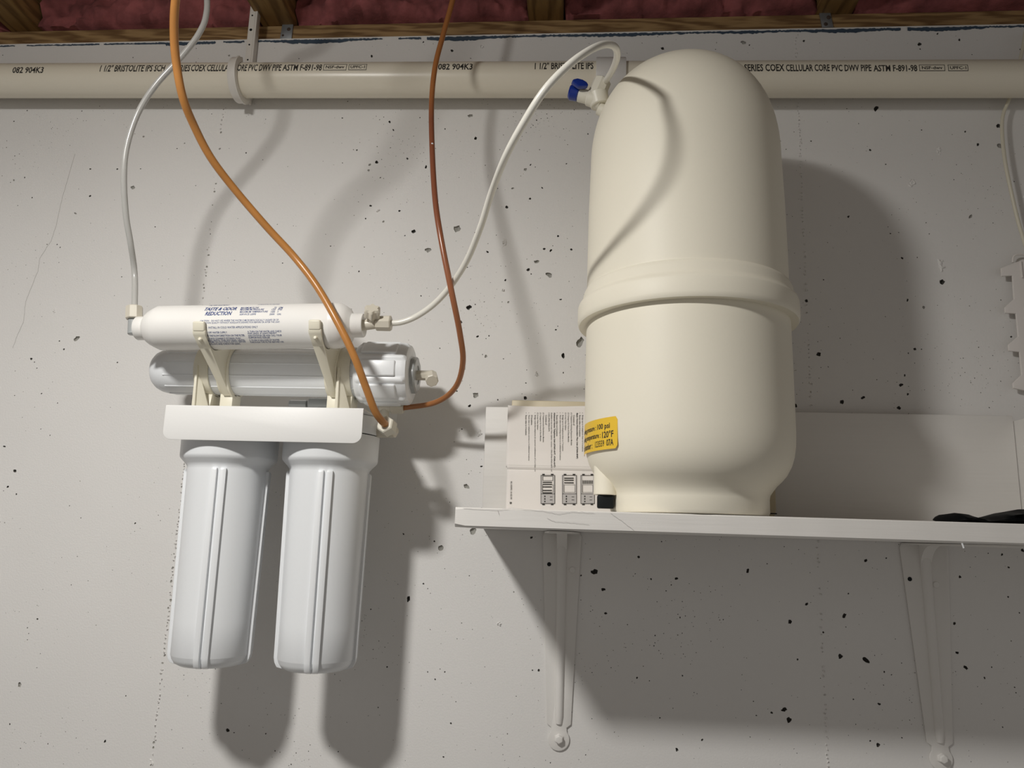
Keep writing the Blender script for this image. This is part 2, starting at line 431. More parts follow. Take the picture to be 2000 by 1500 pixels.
# ------------------------------------------------------------------ joists, subfloor, insulation
struct(B().box((X0, -2.6, ZJ+.24), (X1, .2, ZJ+.26)).build('ceiling', 'paper_face'))
JX = [-1.277, -.867, -.457, -.046, .373, .783, 1.193]
jl = ['wooden floor joist beyond the left edge of the picture', 'wooden floor joist in the upper left corner above the drain pipe', 'wooden floor joist directly above the white pipe hanger',
      'wooden floor joist between the brown tube and the white tube loop', 'wooden floor joist above the right hand metal strap', 'wooden floor joist beyond the upper right corner', 'wooden floor joist far to the right out of view']
for x, l in zip(JX, jl):
    if x == 1.193: continue
    t = thing('floor_joist', l, 'joist', (x, -1.2, ZJ), 'floor joists overhead')
    wj = .0265
    B().box((x-wj, -2.5, ZJ), (x+wj, .16, ZJ+.038)).build('bottom_flange', 'joist', t, bev=.002)
    B().box((x-.006, -2.5, ZJ+.038), (x+.006, .16, ZJ+.20)).build('web', 'joist', t)
    B().box((x-wj, -2.5, ZJ+.20), (x+wj, .16, ZJ+.2385)).build('top_flange', 'joist', t, bev=.002)
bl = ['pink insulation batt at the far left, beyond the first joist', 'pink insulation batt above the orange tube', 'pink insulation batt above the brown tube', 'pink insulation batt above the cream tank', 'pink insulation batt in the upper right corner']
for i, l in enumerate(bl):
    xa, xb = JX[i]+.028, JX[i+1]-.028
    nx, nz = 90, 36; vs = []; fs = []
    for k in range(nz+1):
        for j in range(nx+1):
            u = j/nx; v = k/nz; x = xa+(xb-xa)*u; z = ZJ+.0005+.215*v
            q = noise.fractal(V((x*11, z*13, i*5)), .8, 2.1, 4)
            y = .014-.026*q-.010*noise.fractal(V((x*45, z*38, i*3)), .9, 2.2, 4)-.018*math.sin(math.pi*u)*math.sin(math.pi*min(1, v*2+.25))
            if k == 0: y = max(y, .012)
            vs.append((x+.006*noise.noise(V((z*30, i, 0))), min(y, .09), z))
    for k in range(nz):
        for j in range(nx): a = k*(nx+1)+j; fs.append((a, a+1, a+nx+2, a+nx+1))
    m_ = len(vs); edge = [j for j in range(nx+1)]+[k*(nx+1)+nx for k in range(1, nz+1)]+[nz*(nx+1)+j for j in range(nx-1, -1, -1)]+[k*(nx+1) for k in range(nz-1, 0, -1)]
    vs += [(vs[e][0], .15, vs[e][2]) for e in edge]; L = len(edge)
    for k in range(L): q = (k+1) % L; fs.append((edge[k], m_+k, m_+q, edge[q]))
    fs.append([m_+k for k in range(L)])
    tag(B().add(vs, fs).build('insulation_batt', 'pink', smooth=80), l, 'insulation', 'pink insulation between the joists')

struct(B().box((X0, .161, WT+.039), (X1, .199, ZJ+.239)).build('trim_3', 'joist'))
# galvanised straps nailed to the sill
def strap(pts, holes, label):
    y = .0195
    c = [P(px, py, -.0195) for px, py in pts]
    o = sum(c, V((0, 0, 0)))/4
    t = thing('metal_strap', label, 'metal strap', o, 'metal straps on the wooden sill')
    B().prism([(p.x, y, max(p.z, WT+.001)) for p in c], (0, .0024, 0)).build('strap_plate', 'zinc', t, bev=.0004)
    for px, py, r in holes:
        h = P(px, py, -.0195); h.z = max(h.z, WT+.005)
        B().lathe([(0, 0), (r*.7, .0004), (r, .0012), (r, .002)], (h.x, y-.0012, h.z), (0, 1, 0), 16).build('nail', 'rust', t)
strap([(552, 43), (573, 44), (569, 78), (546, 78)], [(564, 57, .003), (552.5, 69, .0018)], 'galvanised metal strap beside the white pipe hanger')
strap([(1600, 23), (1622, 23), (1628, 53), (1606, 53)], [(1618.5, 34, .0032), (1613, 47, .003)], 'galvanised metal strap above the pipe on the right of the tank')

# ------------------------------------------------------------------ drain pipe with its printing
PR = .02415; PD = .0332
def pz(x): return .6317+(.6112-.6317)*(x+.7)/1.4
pl, pr_ = V((X0+.01, -PD, pz(X0+.01))), V((X1-.01, -PD, pz(X1-.01)))
xc0, xc1 = P(1164, 135, .05).x, P(1222, 135, .05).x
xm = (xc0+xc1)/2
dp = thing('drain_pipe', 'cream plastic drain pipe running along the top of the wall', 'pipe', (xm, -PD, pz(xm)))
for a, c in ((pl.x, xm-.001), (xm+.001, pr_.x)):
    B().cyl((a, -PD, pz(a)), (c, -PD, pz(c)), PR, n=64).build('pipe_length', 'pipe', dp)
B().lathe([(.0246, 0), (.0288, 0), (.0292, .001), (.0292, xc1-xc0-.001), (.0288, xc1-xc0), (.0246, xc1-xc0)], (xc0, -PD, pz(xc0)), (xc1-xc0, 0, pz(xc1)-pz(xc0)), 64).build('coupling', 'coupling', dp)['label'] = 'greyish white pipe coupling'
def pipe_uv(px, py):
    """photo position on the pipe -> (x, elevation angle of the surface)"""
    x = P(px, py, PD+.02).x
    eps = math.atan2(pz(x), CAMD-PD); lo_, hi_ = -eps-1.5, -eps+1.5
    v = FWD + RGT*((px-1000)/FPX) - UPV*((py-750)/FPX); dr = V((v.y, v.z)).normalized()
    o = V((CAMD-PD, -pz(x)))     # camera relative to the pipe axis in (towards room, up)
    d2 = V((-dr.x, dr.y)); bq = o.dot(d2); disc = bq*bq-(o.dot(o)-PR*PR)
    tt = -bq-math.sqrt(max(disc, 0)); h = o+d2*tt
    return x, math.atan2(h.y, h.x)
def pipe_pt(u, e):
    rr = PR+.00012
    return V((u, -PD-rr*math.cos(e), pz(u)+rr*math.sin(e)))
def pipe_text(txt, x0, x1, yt, yb, bold=.022):
    u0, e1 = pipe_uv(x0, yt); u1, _ = pipe_uv(x1, yt); _, e0 = pipe_uv((x0+x1)/2, yb); _, e1 = pipe_uv((x0+x1)/2, yt)
    b = B(); put_text(b, txt, u0, u1, e0, e1, pipe_pt, bold, 0, 5); build_print(b, 'lettering', 'ink', dp)
def pipe_box(txt, x0, x1, yt, yb):
    u0, _ = pipe_uv(x0, yt); u1, _ = pipe_uv(x1, yt); _, e0 = pipe_uv((x0+x1)/2, yb); _, e1 = pipe_uv((x0+x1)/2, yt)
    b = B(); put_frame(b, u0, u1, e0, e1, .0007, pipe_pt, .035)
    put_text(b, txt, u0+(u1-u0)*.1, u1-(u1-u0)*.1, e0+(e1-e0)*.26, e1-(e1-e0)*.26, pipe_pt, .02, 0, 3); build_print(b, 'lettering', 'ink', dp)
pipe_text('082 904K3', 30, 90, 131, 143)
pipe_text('1 1/2" BRISTOLITE IPS SCH 40 SERIES', 200, 375, 127, 140)
pipe_text('COEX CELLULAR', 377, 456, 126.5, 139.5)
pipe_text('CORE PVC DWV PIPE', 460, 552, 126, 139)
pipe_text('ASTM F-891-98', 555, 631, 126, 138.5)
pipe_box('NSF-dwv', 634, 679, 125.5, 137.5); pipe_box('UPFC-1', 683, 718, 125.5, 137)
pipe_text('082 904K3', 857, 924, 124.5, 136.5)
pipe_text('1 1/2" BRISTOLITE IPS', 1045, 1159, 122.5, 135.5)
pipe_text('SERIES COEX', 1452, 1530, 125.5, 139.5)
pipe_text('CELLULAR CORE', 1533, 1618, 126, 139.5)
pipe_text('PVC DWV PIPE', 1622, 1699, 126.5, 139.5)
pipe_text('ASTM F-891-98', 1703, 1788, 127, 140)
pipe_box('NSF-dwv', 1792, 1842, 126.5, 139); pipe_box('UPFC-1', 1848, 1887, 126.5, 139)

# pipe hanger: a hooked strap with a long arm up to the joist
hx = P(466, 150, .04).x; hz_ = pz(hx)
t = thing('pipe_hanger', 'white plastic hook hanger holding up the drain pipe', 'pipe hanger', (hx, -PD, hz_))
B().arc_band((hx, -PD, hz_), None, PR+.0004, PR+.0072, .0125, 66, -178, 60).build('hook_band', 'hanger', t, bev=.0008)
B().arc_band((hx+.0045, -PD, hz_), None, PR+.0002, PR+.0088, .0028, 50, -165, 60).build('stiffening_lip', 'hanger', t)
a0 = P(480.5, 100, .012)
b = B(); zt = .765
b.box((a0.x-.0005, -.012, hz_-.02), (a0.x+.0085, -.0085, zt+.022)); b.build('arm', 'hanger', t, bev=.0005)
B().box((a0.x+.0087, -.0125, hz_-.02), (a0.x+.0118, -.001, zt+.002)).build('arm_flange', 'hanger', t, bev=.0005)
for py, r in ((30, .0013), (58, .0021), (87, .0013), (116.5, .0013)):
    h = P(489, py, .0123); B().cyl((a0.x+.004, -.01225, h.z), (a0.x+.004, -.0118, h.z), r, n=16).build('hole', 'black', t)

# ------------------------------------------------------------------ shelf, back board, brackets
SX, SD, ST, STH = -.1104, .2572, .0232, .019
def sz(x): return ST-.00233*(x-SX)
XE = P(1988, 900, .02).x
sh = B(); xa, xb = SX, XE+.25
n = 90; vs = []; fs = []
for i in range(n+1):
    x = xa+(xb-xa)*i/n; j = .0006*noise.noise(V((x*40, 1, 0))); k = .0006*noise.noise(V((x*40, 7, 0)))
    chip = .0012 if i == 0 else 0
    for (y, z) in ((-.0005, sz(x)), (-SD+.0015, sz(x)), (-SD+j, sz(x)-.0012-chip), (-SD+k, sz(x)-STH+.0015+chip*1.5), (-SD+.002, sz(x)-STH), (-.0005, sz(x)-STH)): vs.append((x, y, z))
for i in range(n):
    for q in range(6): w2 = (q+1) % 6; fs.append((i*6+q, i*6+w2, i*6+6+w2, i*6+6+q))
fs.append([5, 4, 3, 2, 1, 0]); fs.append([n*6+q for q in range(6)])
tag(sh.add(vs, fs).build('shelf_board', 'shelf', smooth=30), 'white painted wooden shelf board carrying the cream tank', 'shelf')
zc = .1612
xl = P(945, 900, .019).x
tag(B().box((xl, -.019, sz(0)+.0005), (XE, -.0003, zc)).build('back_board', 'shelf', bev=.0012), 'white painted board fixed to the wall behind the cream tank', 'board')
tag(B().box((XE+.0004, -.235, sz(XE)+.0005), (XE+.0194, -.0003, P(1987, 822, .019).z)).build('end_board', 'shelf', bev=.0012), 'white painted upright board closing the right end of the shelf', 'board')


def bracket(top, rib, base, label, tilt):
    """stamped steel bracket: wall leg tapering to a round foot, raised rib, shelf leg, bolts"""
    (lx, rx, ty), (fx, fy) = top, base
    tl, tr, ft = P(lx, ty, .002), P(rx, ty, .002), P(fx, fy, .002)
    zt = sz(tl.x)-STH-.0006
    xc = (tl.x+tr.x)/2; hw = (tr.x-tl.x)/2
    t = thing('shelf_bracket', label, 'shelf bracket', (xc, 0, zt), 'white steel brackets under the shelf')
    fr = .0132; poly = [V((tl.x+.003, 0, zt)), V((tl.x, 0, zt-.006))]
    nz_ = ft.z+.0175
    def lp(f): return xc+(ft.x-xc)*f
    H = zt-ft.z
    f1 = (zt-nz_)/H
    poly += [V((lp(f1)-fr*1.12, 0, nz_)), V((lp(f1)-fr*.72, 0, nz_-.004))]
    for k in range(17):
        a = R(140+k*(260/16)); poly.append(V((ft.x+fr*math.cos(a), 0, ft.z+fr*math.sin(a))))
    poly += [V((lp(f1)+fr*.72, 0, nz_-.004)), V((lp(f1)+fr*1.12, 0, nz_)), V((tr.x, 0, zt-.006)), V((tr.x-.003, 0, zt))]
    B().prism([p+V((0, -.0004, 0)) for p in poly], (0, -.0024, 0)).build('wall_leg', 'bracket', t, bev=.0007)
    # raised rib running down the leg
    pts = [V((xc+(ft.x-xc)*s, -.0022, zt-.004-(H-.022)*s)) for s in [i/24 for i in range(25)]]
    B().tube(pts, lambda s: .0068-.0016*s if s < .97 else .004, 14).build('rib', 'bracket', t)
    # shelf leg with a folded brace in the corner
    B().prism([(xc-hw*.92, -.001, zt), (xc+hw*.92, -.001, zt), (xc+.012, -.21, zt), (xc-.012, -.21, zt)], (0, 0, -.0024)).build('shelf_leg', 'bracket', t, bev=.0006)
    vs = []
    for k in range(13):
        a = R(90*k/12); vs.append((-.003-.034*(1-math.sin(a)), zt-.0024-.034*(1-math.cos(a))))
    pl_ = [(xc-.0065, y, z) for y, z in vs]+[(xc-.0065, -.003, zt-.0024)]
    B().prism(pl_, (.013, 0, 0)).build('corner_gusset', 'bracket', t, smooth=30)
    bo = B().lathe([(.0062, 0), (.0062, .0012), (.0050, .0016), (.0052, .0058), (.0040, .0068), (.0, .0068)], (ft.x+.0006, -.0028, ft.z+.001), (0, -1, 0), 6); bo.build('bolt', 'bracket', t, bev=.0004)
    for (qx, qy, mt, r) in rib:
        h = P(qx, qy, .003)
        if mt == 'hole': B().cyl((h.x, -.0031, h.z), (h.x, -.0026, h.z), r, n=18).build('screw_hole', 'black', t)
        else: B().lathe([(r, 0), (r*.8, .0016), (0, .002)], (h.x, -.0028, h.z), (0, -1, 0), 18).build('screw', 'bracket', t)
bracket((1060, 1136, 1044), [(1072.5, 1102, 'hole', .0026), (1118, 1113, 's', .0042)], (1091, 1444), 'white steel shelf bracket below the cream tank', 0)
bracket((1757, 1852, 1070), [(1777, 1131, 'hole', .0026), (1828, 1142, 's', .0042)], (1838, 1482), 'white steel shelf bracket in the lower right corner', 0)

# ------------------------------------------------------------------ things behind and beside the tank
def shz(x): return sz(x)+.0004
# beige plastic panel with a round corner
xa, xb = P(996, 900, .046).x, P(1517, 990, .046).x; zt = P(1060, 780.5, .05).z; zb = shz(.1)
pan = thing('enclosure_cover', 'beige plastic enclosure cover standing behind the printed sheet and tank', 'plastic cover', ((xa+xb)/2, -.04, zb))
poly = [V((xa, -.034, zb)), V((xb-.014, -.034, zb))]+[V((xb-.014+.014*math.sin(R(a)), -.034, zb+.014-.014*math.cos(R(a)))) for a in range(15, 91, 15)]+[V((xb, -.034, zt-.002)), V((xa, -.034, zt))]
B().prism(poly, (0, -.010, 0)).build('panel_shell', 'beige', pan, bev=.0015)
B().box((xa+.004, -.0335, zb+.004), (xb-.012, -.0225, zt-.006)).build('panel_back', 'beige', pan, bev=.001)
B().box((xb-.010, -.0448, zb+.0085), (xb+.0003, -.040, zb+.0097)).build('parting_line', 'black', pan)

# printed sheet, text turned sideways
PDp = .052
pa, pbz = P(986, 990, PDp).x, shz(0)
ptop = P(1050, 792.5, PDp).z; pright = P(1195, 900, PDp).x
pfold = P(1050, 914, PDp).z
sheet = thing('printed_sheet', 'creased white instruction sheet printed sideways left of the tank', 'paper', ((pa+pright)/2, -PDp, pbz))
def sheet_y(x, z):
    y = -PDp+.0008*noise.noise(V((x*22, z*18, 4)))
    y += .0025*max(0, 1-abs(z-pfold)/.02)*(-1 if z > pfold else .2)
    return y-.0016*math.sin((x-pa)*30)*(z-pbz)*4
def sheet_pt(px, py):
    p = P(px, py, PDp); return V((p.x, sheet_y(p.x, p.z)-.00035, p.z))
for z0, z1, nm, off in ((pbz, pfold+.003, 'lower_fold', .0006), (pfold, ptop, 'upper_fold', 0)):
    nx, nz = 40, 40; vs = []; fs = []
    for k in range(nz+1):
        for j in range(nx+1):
            x = pa+(pright-pa)*j/nx+(.0012 if nm == 'lower_fold' else 0); z = z0+(z1-z0)*k/nz
            if k == nz and nm == 'upper_fold': z += .0012*math.sin(x*40)
            vs.append((x, sheet_y(x, z)+off*1.2, z))
    for k in range(nz):
        for j in range(nx): a = k*(nx+1)+j; fs.append((a, a+1, a+nx+2, a+nx+1))
    o = B().add(vs, fs).build(nm, 'paper', sheet, smooth=80)
    sm = o.modifiers.new('thickness', 'SOLIDIFY'); sm.thickness = .0004; sm.offset = 1 if nm else 0
LN = [(1137.7, 811, 882, 'Bridge up to 4 telephone lines to 6 locations', 0), (1132.6, 811, 853, 'Route video to 6 locations', 0), (1127, 807, 896, 'Basic Home Networking Plus Unit (47606-BNP)', 1),
      (1121, 811, 831, 'Consists of', 0), (1115.7, 806, 870, '(1) Telephone Patching Expansion Module', 0), (1110, 806, 863.5, '(1) Category 5e Voice & Data Module', 0), (1104.4, 806, 841, '(1) 6-way Video Splitter', 0),
      (1099, 811, 881, 'Bridge up to 4 telephone lines to 7 locations', 0), (1094, 811, 899, 'Patch data networking service to 6 additional locations', 0), (1088, 811, 852, 'Route video to 6 locations', 0),
      (1082.7, 806, 913, 'Advanced Home Telephone Unit (47603-AHT, 47606-AHT)', 1), (1077, 806, 921, 'Available in two 6-way Video Splitter versions: 1 GHz (P/N# 47603-AHT) and', 0), (1072, 806, 843, '2 GHz (P/N# 47606-AHT)', 0),
      (1066.8, 811, 830, 'Consists of', 0), (1061, 806, 864, '(1) Telephone Line Distribution Module', 0), (1055.5, 806, 862, '(1) Category 5e Voice & Data Module', 0), (1050, 806, 840, '(1) 6-way Video Splitter', 0),
      (1045, 811, 921, 'Bridge multi-line telephone (in assorted combinations of 2 or 4 lines) to', 0), (1038.7, 811, 830, '10 locations', 0), (1033, 811, 900, 'Patch data or telephone service to 6 additional locations', 0), (1027.7, 811, 850, 'Route video to 6 locations', 0),
      (998.5, 940, 975, 'PK-93093-10-02-00', 0), (997.5, 980, 984.5, '5', 1)]
b = B(); b2 = B()
for (x, y0, y1, s_, bo) in LN:
    hgt = 3.9 if bo else 3.4
    put_text(b if x > 1000 else b2, s_, y0, y1, x-hgt/2, x+hgt/2, lambda u, v: sheet_pt(v, u), .03 if bo else .004)
    if y0 == 811 and s_[0] in 'BPR' and not bo: put_rect(b, x-.4, x+.4, 806, 807.3, sheet_pt)
build_print(b, 'lettering', 'ink', sheet); build_print(b2, 'part_number', 'ink', sheet)
bg, bk = B(), B()
for (x0, x1, rows) in ((1056, 1084, ((6, 11, 'w'), (13, 15, 'k'), (17, 19, 'k'), (22, 24, 'k'), (29, 31, 'k'), (34, 36, 'k'))), (1098, 1126.5, ((5, 7, 'k'), (9, 11, 'k'), (14, 16, 'k'))), (1134, 1161.5, ((10, 17, 'v'),))):
    y0, y1 = 928, 984
    f_ = lambda u, v: sheet_pt(u, v)
    put_frame(bk, x0, x1, y0, y1, .9, f_); put_rect(bk, x0+3, x0+8, y0-2.5, y0, f_); put_rect(bk, x1-8, x1-3, y0-2.5, y0, f_); put_rect(bk, x0+3, x0+8, y1, y1+2.5, f_); put_rect(bk, x1-8, x1-3, y1, y1+2.5, f_)
    put_rect(bg, x0+.9, x0+3, y0+1, y1-1, f_); put_rect(bg, x1-3, x1-.9, y0+1, y1-1, f_); put_rect(bg, x0+3, x1-3, 965, y1-1, f_)
    put_rect(bk, x0+1, x1-1, 964, 965, f_)
    for (a, c, k) in rows:
        if k == 'k': put_rect(bk, x0+4, x1-6, y0+a, y0+c, f_)
        elif k == 'v':
            for q in range(9): put_rect(bk, x0+4+q*2.3, x0+5.2+q*2.3, y0+a, y0+c, f_)
        else: put_frame(bk, x0+4, x1-4, y0+a-4, y0+c, .6, f_)
    for q in range(3): put_rect(bk, x0+7, x0+9.5, 968+q*5, 971+q*5, lambda u, v: f_(u, v)+V((0, -.0001, 0)))
    for q in range(2): put_rect(bk, x1-10, x1-5, 970+q*6, 971+q*6, lambda u, v: f_(u, v)+V((0, -.0001, 0)))
    put_frame(bk, x0+3.5, x1-3.5, 946.5, 962, .5, f_)
build_print(bg, 'diagram_tint', 'pgrey', sheet); build_print(bk, 'diagram', 'ink', sheet)

# ------------------------------------------------------------------ the storage tank
TX, TY = .1245, -.178; TZ = sz(TX)+.0005
tk = thing('pressure_tank', 'large cream plastic pressure tank standing on the shelf', 'water tank', (TX, TY, TZ))
def se(r1, h, n, z1, k=22): return [(r1*math.cos(t)**(2/n), z1+h*math.sin(t)**(2/n)) for t in [math.pi/2*i/k for i in range(k+1)]]
dome = se(.1058, .128, 2.3, .415); dome[-1] = (0, dome[-1][1])
Z = lambda p: [(r, z-TZ) for r, z in p]
B().lathe(Z([(.1085, .24), (.1085, .280), (.1084, .30), (.1075, .36)]+dome), (TX, TY, TZ), (0, 0, 1), 128).build('upper_shell', 'tank', tk)
B().lathe(Z([(.1078, .268), (.1100, .2665), (.1122, .262), (.1134, .2545), (.1150, .2510), (.1172, .2495), (.1182, .2465), (.1184, .2320), (.1180, .2285), (.1168, .2265), (.1085, .2265), (.108, .23)]), (TX, TY, TZ), (0, 0, 1), 128, closed=True).build('joint_flange', 'tank', tk)
lowp = [(0, TZ), (.077, TZ), (.0802, TZ+.001), (.0815, TZ+.004), (.0815, TZ+.017), (.0822, TZ+.0215), (.0855, TZ+.0265), (.0895, TZ+.0315), (.0945, .0595), (.0995, .0655), (.104, .0740), (.1070, .0835), (.1088, .095), (.1094, .108), (.1094, .14), (.1088, .2295), (.1075, .2295)]
B().lathe(Z(lowp), (TX, TY, TZ), (0, 0, 1), 128).build('lower_shell', 'tank', tk)
# yellow label wrapped on the lower shell
def tank_hit(px, py, r=.1097):
    v = FWD + RGT*((px-1000)/FPX) - UPV*((py-750)/FPX); o = V((CAMP.x-TX, CAMP.y-TY)); d = V((v.x, v.y)); L = d.length; d /= L
    bq = o.dot(d); ds = bq*bq-(o.dot(o)-r*r); tt = -bq-math.sqrt(max(ds, 0)); h = o+d*tt
    return math.atan2(h.x, -h.y), v.z*tt/L
a1, zt1 = tank_hit(1206, 812); _, zb1 = tank_hit(1209, 875)
a0, zt0 = tank_hit(1146, 827)
def tank_pt(a, z, r=.1096): return V((TX+r*math.sin(a), TY-r*math.cos(a), z))
za, zb_ = zt1, zb1
alo = a1-.9
def lab_r(z): return .1094-(.0006)*(max(0, z-.14)/.1)+.0002
b = B(); n = 40; vs = []; fs = []; cr_ = .0035
for i in range(n+1):
    a = alo+(a1-alo)*i/n; s_ = (a1-a)*.1096; ins = cr_-math.sqrt(max(0, cr_**2-(cr_-s_)**2)) if s_ < cr_ else 0
    for z in (zb_+ins, (za+zb_)/2, za-ins): vs.append(tank_pt(a, z, lab_r(z)))
for i in range(n):
    for k in range(2): fs.append((i*3+k, i*3+3+k, i*3+4+k, i*3+1+k))
lb = b.add(vs, fs).build('label', 'yellow', tk); lb['label'] = 'yellow warning label'
def lab_text(txt, x0, x1, yt, yb, bold=.015):
    aa, zt_ = tank_hit(x1, yt); ab, _ = tank_hit(x0, yt); _, zl = tank_hit(x1, yb)
    return txt, ab, aa, zl, zt_, bold
b = B()
HL = za-zb_
def lt(txt, ar, f0, f1, width, bold=.02):
    # right end at angle ar, baseline fractions of the label height, width in metres
    put_text(b, txt, ar-width/.1096, ar, zb_+HL*f0, zb_+HL*f1, lambda u, v: tank_pt(u, v, lab_r(v)+.00015), bold)
ar1, _ = tank_hit(1191, 830); ar2, _ = tank_hit(1198, 845); ar3, _ = tank_hit(1198, 862)
lt('100 psi', ar1, .60, .83, .0215); aL = ar1-.0245/.1096; lt('Maximum working pressure :', aL, .60, .82, .075)
lt('120\u00b0F', ar2, .36, .58, .0175); aL = ar2-.0205/.1096; lt('Maximum working temperature :', aL, .34, .56, .085)
lt('07A', ar3, .10, .31, .0105); aL = ar3-.014/.1096; lt('123559', aL, .10, .30, .0175, .01); aL -= .024/.1096; lt('Serial number :', aL, .09, .30, .044)
build_print(b, 'label_lettering', 'ink', lb)
# moulded foot boss and black rubber plug at the lower left of the shell
cx, cyy = P(1182.5, 967, .2).x, -.2; zb2 = P(1183, 967, .2).z
B().cyl((cx, cyy, zb2), (cx, cyy, .088), .0122, .0120, 40, .0006).build('foot_boss', 'tank', tk)
pq = P(1183, 979.5, .208)
B().obox((pq.x, cyy, pq.z), (.0084, 0, 0), (0, .0084, 0), (0, 0, .0068)).build('rubber_plug', 'black', tk, bev=.0018, seg=3)['label'] = 'square black rubber plug'
# valve at the shoulder
vd = .175
vc = P(1166, 190, vd); vu = (P(1190, 158, vd)-vc).normalized(); vl = (P(1112, 181, vd)-P(1160, 193, vd)).normalized()
vr = thing_v = B().cyl(P(1172, 207, vd), P(1167, 184, vd), .0112, .0125, 32, .001).build('valve', 'valve', tk)
p0 = P(1185, 205, vd-.008)
B().cyl(P(1170, 212, vd), P(1160, 216, vd)+V((.03, 0, -.012)), .0075, n=24).build('port_neck', 'valve', vr)
B().cyl(P(1163, 190, vd), P(1177, 157, vd), .0112, .0108, 8, .0012).build('tube_nut', 'valve', vr, smooth=25)
B().cyl(P(1175, 198, vd), P(1147, 190, vd), .0108, .0096, 28, .001).build('ball_body', 'valve', vr)
B().cyl(P(1148, 190, vd), P(1130, 185.5, vd), .0080, n=24, c=.0006).build('stem', 'valve', vr)
hb = B(); c0 = P(1132, 184, vd); c1 = P(1112, 179, vd)
hb.cyl(c0, c1, .0090, .0096, 28, .0022); o = hb.build('handle', 'bluep', vr); o['label'] = 'blue valve handle'
e = (c1-c0).normalized(); up_ = (P(1140, 168, vd+.006)-P(1120, 172, vd)).normalized(); sd = e.cross(up_).normalized()
pts = [P(1110, 176, vd+.004), P(1114, 168, vd+.006), P(1124, 162, vd+.008), P(1136, 160.5, vd+.010), P(1145, 163, vd+.011), P(1148.5, 169, vd+.011), P(1144, 175, vd+.009), P(1134, 180, vd+.006), P(1124, 184, vd+.004)]
mid = sum(pts, V((0, 0, 0)))/len(pts); nn = V((.25, -.9, .1)).normalized()
pts = [p-nn*((p-mid).dot(nn)) for p in pts]
B().prism([p-nn*-.003 for p in pts], nn*.006).build('handle_paddle', 'bluep', vr, bev=.0014, seg=3)

# ------------------------------------------------------------------ reverse osmosis filter set
HD = .106; HXS = (-.4097, -.2853); PZ = .1315     # housing axes, top plate height
FX = -.3475
fu = thing('water_filter_unit', 'white reverse osmosis water filter unit hanging on the wall', 'water filter', (FX, 0, PZ))
lipx0, lipx1 = P(320, 830, .17).x, P(708, 830, .17).x; lipz = P(512, 862, .17).z
# sheet steel bracket: back plate, top plate, front lip
B().box((lipx0, -.17, PZ-.0008), (lipx1, -.0006, PZ+.0008)).build('top_plate', 'powder', fu)
cz_ = .010; lp_ = [(lipx0, PZ), (lipx1, PZ)]+[(lipx1-cz_*(1-math.cos(R(a))), lipz+cz_*(1-math.sin(R(a)))) for a in range(0, 91, 15)]+[(lipx0+cz_*(1-math.sin(R(a))), lipz+cz_*(1-math.cos(R(a)))) for a in range(0, 91, 15)]
B().prism([(x, -.1705, z) for x, z in lp_], (0, .0016, 0)).build('front_lip', 'powder', fu, bev=.0004)
B().box((lipx0, -.0022, PZ), (lipx1, -.0004, PZ+.055)).build('back_plate', 'powder', fu)
def housing(x):
    cz1, cz0 = P(745, 857, .09).z, P(400, 901, .12).z
    top = B().lathe([(.0555, 0), (.0562, .001), (.0562, PZ-.001-cz1-.0015), (.054, PZ-.001-cz1)], (x, -HD, cz1+.0008), (0, 0, 1), 72).build('housing_head', 'white', fu)
    B().lathe([(.0548, 0), (.0548, .0016)], (x, -HD, cz1-.0006), (0, 0, 1), 60).build('gap_shade', 'black', top)  # black ring: shade of the head-to-sump gap put into its colour
    zb = P(425, 1312, .14).z+.0008; L = cz1-.0004-zb
    zz = cz0-zb
    sump = B().lathe([(0, 0), (.026, 0), (.033, .0012), (.038, .0040), (.0412, .0085), (.0425, .0125), (.0428, .0130), (.0432, .05), (.0462, zz-.010), (.0466, zz-.006), (.0490, zz-.003), (.0530, zz+.001), (.0552, zz+.0035), (.0558, zz+.006), (.0562, L), (.05, L)], (x, -HD, zb), (0, 0, 1), 96).build('sump', 'white', fu)
    for k in range(4):
        for s in (-1, 1):
            a = R(12+90*k)+s*.105
            d = V((math.sin(a), -math.cos(a), 0)); tn = V((math.cos(a), math.sin(a), 0))
            vs = []
            for (z, r) in ((zb+.001, .034), (zb+.0035, .0425), (zb+.0085, .0452), (zb+.014, .0463), (cz0-.012, .0495), (cz0-.0095, .0488)):
                for (rr, tt) in ((r-.010, -.0031), (r, -.0031), (r, .0031), (r-.010, .0031)): vs.append(V((x, -HD, z))+d*rr+tn*tt)
            fs = [(i*4+j, i*4+(j+1) % 4, i*4+4+(j+1) % 4, i*4+4+j) for i in range(5) for j in range(4)]+[(3, 2, 1, 0), (20, 21, 22, 23)]
            B().add(vs, fs).build('rib', 'white', sump, bev=.0005, smooth=30)
    return sump
for x in HXS: housing(x)
